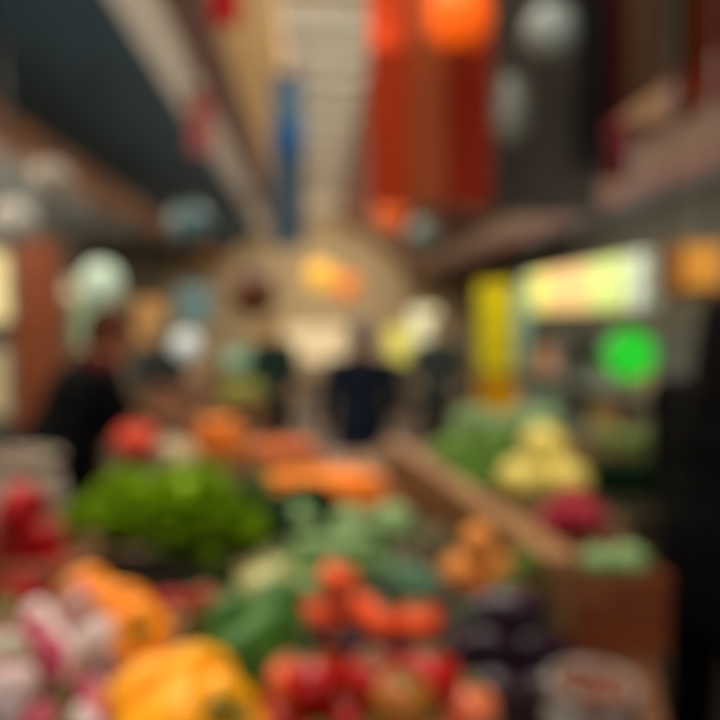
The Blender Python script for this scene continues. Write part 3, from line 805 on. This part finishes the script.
# ---------------- lamps
def globe_lamp(label, px, py, Y, r, col, e, cat='lamp', name='globe_lamp', ratio=1., top=None, paper=False, capc='#2c2724'):
    p = at(px, py, Y); o = thing(name, label, cat, p)
    b = B(); ball(b, (0, 0, 0), (r, r, r*ratio), 28, 20)
    if paper:
        for v in b.verts: v.co.xy *= 1 + .025*math.cos(v.co.z/(r*ratio)*26)
    obj('shade', b, glow(col, e) if e else mat(col, .35, .1, 8), o, True)
    b = B(); tube(b, [(0, 0, r*ratio*.9), (0, 0, r*ratio*1.1)], [r*.38, r*.3], 16); obj('top_cap', b, mat(capc, .4, metal=.4), o, True)
    b = B(); tube(b, [(0, 0, -r*ratio*1.04), (0, 0, -r*ratio*.92)], [r*.2, r*.34], 16); obj('bottom_ring', b, mat(capc, .4, metal=.4), o, True)
    zt = top or (4.3 if abs(p.x) < 1 else 3.6)
    obj('cord', tube(B(), [(0, 0, r*ratio), (0, 0, max(.1, zt-p.z))], .005, 6), cloth('#1c1a18'), o)
    return o
def cone_lamp(label, px, py, Y, r, col, e=4., cat='lamp', top=4.3, inner='#ffe6b0'):
    p = at(px, py, Y); o = thing('pendant_lamp', label, cat, p)
    b = B(); lathe(b, [(r, -r*.45), (r*.96, -.42*r), (r*.55, .12*r), (r*.22, .4*r), (r*.2, .55*r), (0, .56*r)], 28); bmesh.ops.solidify(b, geom=list(b.faces), thickness=.003)
    obj('shade', b, mat(col, .4, .08, 6, metal=.2), o, True)
    b = B(); ball(b, (0, 0, -.2*r), (r*.34, r*.34, r*.4), 18, 12); obj('bulb', b, glow(inner, e), o, True)
    obj('cord', tube(B(), [(0, 0, r*.5), (0, 0, max(.1, top-p.z))], .005, 6), cloth('#1c1a18'), o)
    return o
globe_lamp('big glowing orange paper lantern at the top centre in front of the red banners', 459, 16, 2.7, .125, '#f5600a', .6, name='paper_lantern', paper=True, capc='#5b2a10')
globe_lamp('small glowing orange lantern below the rust-red banner', 391, 214, 4.8, .105, '#e8672a', .5, name='paper_lantern', paper=True)
globe_lamp('grey-teal globe lamp below the brownish orange banner', 423, 236, 4.8, .11, '#7a8a80', 0, top=3.4)
globe_lamp('pale round glass lamp at the top of the charcoal banner', 550, 32, 2.8, .105, '#8d9a92', 0)
globe_lamp('tall pale grey lantern in front of the charcoal banner', 511, 112, 2.9, .075, '#666a60', 0, ratio=2.0, name='tall_lantern')
globe_lamp('white globe lamp glowing on the left beside the terracotta cabinet', 101, 281, 4.2, .115, '#b4cab4', .5)
globe_lamp('small white globe lamp on the left, further down the aisle', 186, 345, 6.5, .13, '#c4cfcc', .55, top=3.2)
globe_lamp('dark brown wicker globe hanging at the centre left', 253, 294, 4.6, .15, '#5e3218', 0, name='wicker_lamp', top=3.3)
globe_lamp('warm yellow lantern glowing at the far end under the skylight', 321, 276, 8.0, .17, '#f0b840', .8, name='paper_lantern', paper=True)
globe_lamp('warm orange lantern glowing right of the far yellow one', 346, 286, 8.7, .17, '#ee8840', .65, name='paper_lantern', paper=True)
globe_lamp('dim white globe lamp high on the far left', 14, 222, 4.0, .12, '#a8a59c', .12, top=3.1)
globe_lamp('dim grey globe lamp under the wooden valance on the left', 52, 180, 3.7, .1, '#8c8478', .05, top=3.05)
globe_lamp('teal globe lamp hanging below the dark slope on the left', 190, 226, 5.0, .15, '#48696c', 0, top=3.9)
# builder for an invented fluorescent fitting; none is hung in the hall
def tube_light(label, x, y, z, L, col, e, along='Y'):
    o = thing('ceiling_light', label, 'ceiling light', (x, y, z))
    obj('housing', box(B(), -.06, .06, -L/2, L/2, .03, .08, bev=.005), mat('#b9b4a8', .5), o)
    b = B(); tube(b, [(0, -L/2+.03, 0), (0, L/2-.03, 0)], .022, 12); obj('lamp_tube', b, glow(col, e), o, True)
    return o

# ---------------- signs
def lightbox(name, label, px0, px1, py0, py1, Y, panels, e=.7, depth=.08, cat='sign', face=0., hang=None, frame='#8f8c80'):
    """hung sign; panels (u0,u1,v0,v1,colour) in sign fractions"""
    a = at(px0, py0, Y); b_ = at(px1, py1, Y); w = b_.x-a.x; h = a.z-b_.z
    o = thing(name, label, cat, ((a.x+b_.x)/2, Y, b_.z), (0, 0, face))
    obj('housing', box(B(), -w/2, w/2, 0, depth, 0, h, bev=.006), mat(frame, .5), o)
    for u0, u1, v0, v1, c in panels:
        obj('panel', box(B(), (u0-.5)*w+.004, (u1-.5)*w-.004, -.012, .002, v0*h+.004, v1*h-.004, bev=.003), glow(c, e) if e else mat(c, .5), o)
    zt = hang or 3.0
    for s in (-1, 1): obj('hanger', tube(B(), [(s*w*.42, depth/2, h), (s*w*.42, depth/2, max(h+.1, zt-b_.z))], .006, 6), mat('#3a3734', .4, metal=.5), o)
    return o
# long sign along the right stall (x = 2.0), seen at a slant
def side_sign(label, X, y0, y1, z0, z1, panels, e):
    o = thing('lit_signboard', label, 'sign', (X, (y0+y1)/2, z0)); L = y1-y0; h = z1-z0
    obj('housing', box(B(), 0, .1, -L/2, L/2, 0, h, bev=.008), mat('#b6c8be', .5), o)
    for u0, u1, v0, v1, c in panels:
        obj('panel', box(B(), -.014, .002, (u0-.5)*L+.006, (u1-.5)*L-.006, v0*h+.006, v1*h-.006, bev=.003), glow(c, e), o)
    for s in (-.4, 0, .4): obj('hanger', tube(B(), [(.05, s*L, h), (.05, s*L, 3.0-z0)], .01, 6), mat('#3a3734', .4, metal=.5), o)
    return o
side_sign('long lit signboard in yellow, peach and lime panels above the right-hand shelves', 2.0, 4.15, 6.6, 1.66, 2.02,
          [(0, .1, 0, 1, '#c9d6c0'), (.1, .34, 0, 1, '#c6dc84'), (.34, .74, 0, 1, '#e6c184'), (.74, .93, 0, 1, '#ece670'), (.93, 1, 0, 1, '#a6d4bc')], .26)
# amber box lamp
lightbox('lit_box_sign', 'amber lit box sign at the right edge above the person in black', 672, 722, 244, 296, 2.7, [(.2, 1, .15, 1, '#cc8c34')], .4, .12, frame='#8a5516')
# green round sign
p = at(630, 355, 3.95); o = thing('round_sign', 'bright green round lit sign hanging in front of the right-hand shelves', 'sign', p)
b = B(); tube(b, [(0, 0, 0), (0, .06, 0)], .152, 40); obj('rim', b, mat('#1f7a2c', .4), o)
b = B(); tube(b, [(0, -.012, 0), (0, .002, 0)], .144, 40); obj('green_face', b, glow('#22c42c', .75), o)
obj('hanger', tube(B(), [(0, .03, .15), (0, .03, 3.0-p.z)], .006, 6), mat('#3a3734', .4, metal=.5), o)
# far signs
lightbox('lit_sign', 'cream white lit sign at the far end right of the person in navy', 410, 438, 308, 345, 9.0, [(0, 1, 0, 1, '#ded9b0')], .75, hang=3.6)
lightbox('lit_sign', 'yellow lit sign at the far end just right of the navy person\'s head', 388, 409, 325, 362, 8.8, [(0, 1, 0, 1, '#d8cf60')], .7, hang=3.6)
lightbox('lit_sign', 'warm cream lit sign at the far end left of the person in navy', 283, 346, 325, 362, 12.0, [(0, 1, 0, 1, '#dcc69c')], .7, hang=3.6)
lightbox('lit_sign', 'cream lit sign cut by the left edge of the picture', -30, 10, 252, 322, 3.8, [(0, 1, 0, 1, '#dccd94')], .6, hang=3.1)
lightbox('lit_sign', 'pale cream panel sign at the left edge below the cream lit one', -30, 9, 350, 415, 3.9, [(0, 1, 0, 1, '#b8a880')], .3, hang=2.0)
lightbox('hanging_sign', 'mint green sign in the left background with a lime lower band', 224, 250, 350, 402, 8.5, [(0, 1, .35, 1, '#8fc0a0'), (0, 1, 0, .35, '#a5b858')], .45, hang=3.6)
lightbox('hanging_sign', 'grey-green sign below the white globe lamp on the left', 74, 108, 300, 350, 5.2, [(0, 1, 0, 1, '#7f9a7c')], .3, hang=2.6)
lightbox('hanging_sign', 'teal blue sign hanging in the left background', 176, 212, 285, 325, 7.5, [(0, 1, 0, 1, '#5d7f82')], .2, hang=3.0)
lightbox('hanging_sign', 'tan sign with a warm face behind the head of the person on the left', 136, 165, 300, 345, 7.6, [(0, 1, 0, 1, '#b8864c')], .25, hang=3.0)
lightbox('hanging_sign', 'ochre sign in the background left of the far orange lights', 262, 284, 328, 362, 9.5, [(0, 1, 0, 1, '#b98c4c')], .4, hang=3.6)

# ---------------- furniture at the sides
def cabinet(label, x, y, w, d, h, col, rz=0., name='tall_cabinet', knob='#c9a25a', shelves=0):
    o = thing(name, label, 'cabinet', (x, y, 0), (0, 0, rz))
    obj('carcass', box(B(), -w/2, w/2, -d/2, d/2, .06, h, bev=.006), wood(col), o)
    obj('plinth', box(B(), -w/2+.02, w/2-.02, -d/2+.02, d/2-.02, 0, .06), wood('#3a2418'), o)
    obj('cornice', box(B(), -w/2-.02, w/2+.02, -d/2-.02, d/2+.02, h, h+.05, bev=.01), wood(col), o)
    for s in (-1, 1):
        b = B(); x0, x1 = (s-1)/2*w/2+ .006, (s+1)/2*w/2-.006
        box(b, x0, x1, -d/2-.02, -d/2, .1, h-.04, bev=.004)
        dr = obj('door', b, wood(col), o)
        b = B(); ball(b, (-s*.03 if s > 0 else -.03, -d/2-.034, h*.5), .012, 12, 8)
        for v in b.verts: v.co.x += (.06 if s > 0 else 0)
        obj('knob', b, mat(knob, .3, metal=.8), dr, True)
    return o
cabinet('tall terracotta orange cabinet with double doors, behind the person in the black jacket', -2.38, 6.2, .34, .34, 2.22, '#96502e')
cabinet('low grey painted cabinet against the left wall', -3.3, 7.6, 1.2, .5, 1.5, '#6f766e', R(90))
cabinet('beige wardrobe-sized cabinet further down the left wall', -3.3, 10.5, 1.6, .6, 2.1, '#9a8a6c', R(90))

# shelf unit on the right with goods
def shelf_unit(label, X, y0, y1, zs, d, col):
    o = thing('shelf_unit', label, 'shelf', (X, (y0+y1)/2, 0)); L = y1-y0; H = zs[-1]+.03
    for s in (-1, 0, 1): obj('upright', box(B(), 0, d, s*(L/2)-.02, s*(L/2)+.02, 0, H), wood(col), o)
    for z in zs: obj('shelf_board', box(B(), 0, d, -L/2, L/2, z-.025, z), wood(col), o)
    obj('back_board', box(B(), d-.012, d, -L/2, L/2, .05, H), wood('#6a7568'), o)
    return o
shelf_unit('long grey-green shelf unit full of packets, jars and boxes behind the right table', 2.0, 4.0, 7.2, [.3, .75, 1.12, 1.5], .42, '#7a7f70')
def jar(col, lid, h=.2, r=.06):
    o = thing('jar', '', 'jar')
    obj('glass_body', lathe(B(), [(0, 0), (r*.9, 0), (r, .1*h), (r, .7*h), (r*.75, .84*h), (r*.7, .88*h), (0, .88*h)], 20), mat(col, .15, .15, 20, coat=.5), o, True)
    obj('lid', lathe(B(), [(0, .87*h), (r*.8, .87*h), (r*.8, h), (0, h)], 20), mat(lid, .35, metal=.3), o)
    return o
def carton(col, band, w=.16, d=.14, h=.24):
    o = thing('carton', '', 'carton')
    obj('box_body', box(B(), -d/2, d/2, -w/2, w/2, 0, h, bev=.004), mat(col, .6), o)
    obj('label_band', box(B(), -d/2-.002, d/2+.002, -w/2-.002, w/2+.002, h*.3, h*.62), mat(band, .6), o)
    return o
rows = {
 1.12: [('carton', '#b8a878', '#8a9a84'), ('carton', '#d2a03c', '#e0b850'), ('jar', '#c98a3c', '#b8a08a'), ('carton', '#c98a84', '#d8a890'), ('carton', '#7f8f7c', '#9aa890'), ('jar', '#6c8a6c', '#9a9a8c'), ('carton', '#8a8a7a', '#a8a890'), ('jar', '#a8865c', '#7a5a40'), ('carton', '#8f8468', '#b8a070')],
 .75: [('carton', '#a8b0a4', '#8a9490'), ('carton', '#8a9a90', '#b0b8ac'), ('jar', '#7f9a80', '#8a9a90'), ('carton', '#78a084', '#90b090'), ('carton', '#6c9070', '#88a88a'), ('jar', '#a8944c', '#c0a860'), ('carton', '#a07c4c', '#b8946c'), ('jar', '#7a6a5c', '#5c4c40'), ('carton', '#98907c', '#b0a890')],
 1.5: [('carton', '#8a8f80', '#a8ab98')]*0}
names = {'#b8a878': 'sand', '#d2a03c': 'mustard yellow', '#c98a3c': 'amber', '#c98a84': 'dusty pink', '#7f8f7c': 'sage', '#6c8a6c': 'moss green', '#8a8a7a': 'grey', '#a8865c': 'tan', '#8f8468': 'khaki',
         '#a8b0a4': 'pale grey', '#8a9a90': 'blue-grey', '#7f9a80': 'celadon', '#78a084': 'sea green', '#6c9070': 'leaf green', '#a8944c': 'olive gold', '#a07c4c': 'caramel', '#7a6a5c': 'umber', '#98907c': 'stone'}
for z, lst in rows.items():
    for k, (kind, c, c2) in enumerate(lst[::-1]):
        y = 4.15 + k*.33 + (.27 if k > 3 else 0)
        if kind == 'jar': o = jar(c, c2, .26, .085)
        else: o = carton(c, c2, .22, .2, .28)
        o.location = (2.17, y, z+.001)
        tag(o, '%s %s standing on the %s shelf of the unit behind the right table' % (names[c], kind, 'upper' if z > 1 else 'lower'), kind)
far_crate(2.21, 4.6, .301, .34, .5, 'crate of lemons on the bottom shelf of the right-hand unit', lem, .085, 'lemon in the crate on the bottom shelf', 'lemon', 'lemons on the bottom shelf')

# ---------------- people
person('person in dark navy coat with grey hair, seen from behind in the central aisle', (at(361, 400, 4.75).x, 4.75, 0), R(4), 1.58, .06,
       ((-.24, .16, .95), (.25, .18, 1.0)), top='#161e2c', legs='#16171c', hair='#666c78', hairstyle='bun', bulk=1.1, nod=.15, stride=.2, vox=.009)
person('person in a black jacket and dark red scarf, red-brown hair, leaning over the left display', (-1.12, 3.0, 0), R(-52), 1.7, .42,
       ((-.12, .52, 1.14), (.2, .5, 1.12)), top='#050507', legs='#131318', hair='#4a2416', skin='#9a5c40', hairstyle='short', collar='#5a0e10', nod=.2, bulk=1.15, vox=.008)
person('person in a black coat standing at the right edge, cut off by the frame', (1.18, 1.92, 0), R(-66), 1.67, .02,
       ((-.2, .12, .8), (.2, .1, .8)), top='#040404', legs='#020203', hair='#050404', skin='#7a4c38', hairstyle='long', bulk=1.1, vox=.008)
person('person in a dark green jacket in the background left of the aisle', (at(274, 400, 7.1).x, 7.1, 0), R(185), 1.62, .1,
       ((-.2, .3, 1.0), (.2, .3, 1.0)), top='#253a34', legs='#2c2a2a', hair='#8a6a44', skin='#b98a5c', vox=.011)
person('person in a slate grey jacket in the background right of the aisle', (at(436, 400, 7.1).x, 7.1, 0), R(170), 1.62, .08,
       ((-.22, .25, 1.0), (.2, .3, 1.05)), top='#38423f', legs='#2f3230', hair='#6a5440', skin='#9a7a5c', vox=.011)
person('person in a grey coat and grey knit cap in the background behind the left display', (at(166, 400, 6.8).x-.05, 6.75, 0), R(200), 1.58, .15,
       ((-.2, .35, 1.0), (.22, .3, .95)), top='#3c403f', legs='#34302e', hair='#4c443c', skin='#8a7460', hat='#6c6a5c', vox=.011)

# ---------------- light
W = bpy.data.worlds.new('world'); SC.world = W; W.use_nodes = True
bg = W.node_tree.nodes['Background']; bg.inputs[0].default_value = (1, .96, .92, 1); bg.inputs[1].default_value = .75
def area(name, loc, rot, sx, sy, e, col=(1, 1, 1)):
    l = bpy.data.lights.new(name, 'AREA'); l.shape = 'RECTANGLE'; l.size = sx; l.size_y = sy; l.energy = e; l.color = col
    o = bpy.data.objects.new(name, l); C.objects.link(o); o.location = loc; o.rotation_euler = rot; return o
WARM = (1, .84, .64)
area('skylight_daylight', (.15, 9, 4.36), (0, 0, 0), .8, 19, 430, (1, .94, .84))
area('front_stall_fill', (-.1, 1.3, 3.2), (0, 0, 0), 1.6, 1.6, 36, (1, .93, .84))  # added overhead fill for the front tables; no fitting hangs there
area('aisle_up_fill', (.15, 9, 2.75), (PI, 0, 0), .4, 17, 150, (1, .93, .84))  # added to brighten the skylight ribs from below, not a lamp of the hall
area('left_stall_fill', (-2.2, 7, 3.0), (0, R(-15), 0), .4, 12, 220, WARM)  # invented fill for the dark left side, without a fixture
area('right_stall_fill', (1.5, 5.8, 2.6), (0, R(-35), 0), .4, 8, 65, (1, .93, .82))  # extra light put in to lift the right-hand side; no lamp behind it
area('left_aisle_up_fill', (-3.4, 7, 1.9), (PI, 0, 0), .5, 10, 125, (.96, .96, .88))  # unseen upward fill, added to lighten the left wall and low ceiling
area('right_aisle_up_fill', (3.3, 6, 2.0), (PI, 0, 0), .5, 9, 45, (1, .92, .82))  # added upward fill for the wall and ceiling on the right
area('far_hall_fill', (0, 16, 3.3), (R(75), 0, 0), 3.5, .6, 75, WARM)  # fill added to brighten the back wall; no such lamp in the hall
SC.view_settings.view_transform = 'Standard'; SC.view_settings.look = 'None'
SC.view_settings.exposure = -0.2; SC.view_settings.gamma = 1; SC.view_settings.use_curve_mapping = False
SC.cycles.use_denoising = True
SC.cycles.max_bounces = 6; SC.cycles.sample_clamp_indirect = 4

# drop prototypes that were never placed
for o in list(bpy.data.objects):
    if o.type == 'EMPTY' and o.parent is None and o.get('label') == '':
        for ch in list(o.children_recursive): bpy.data.objects.remove(ch)
        bpy.data.objects.remove(o)
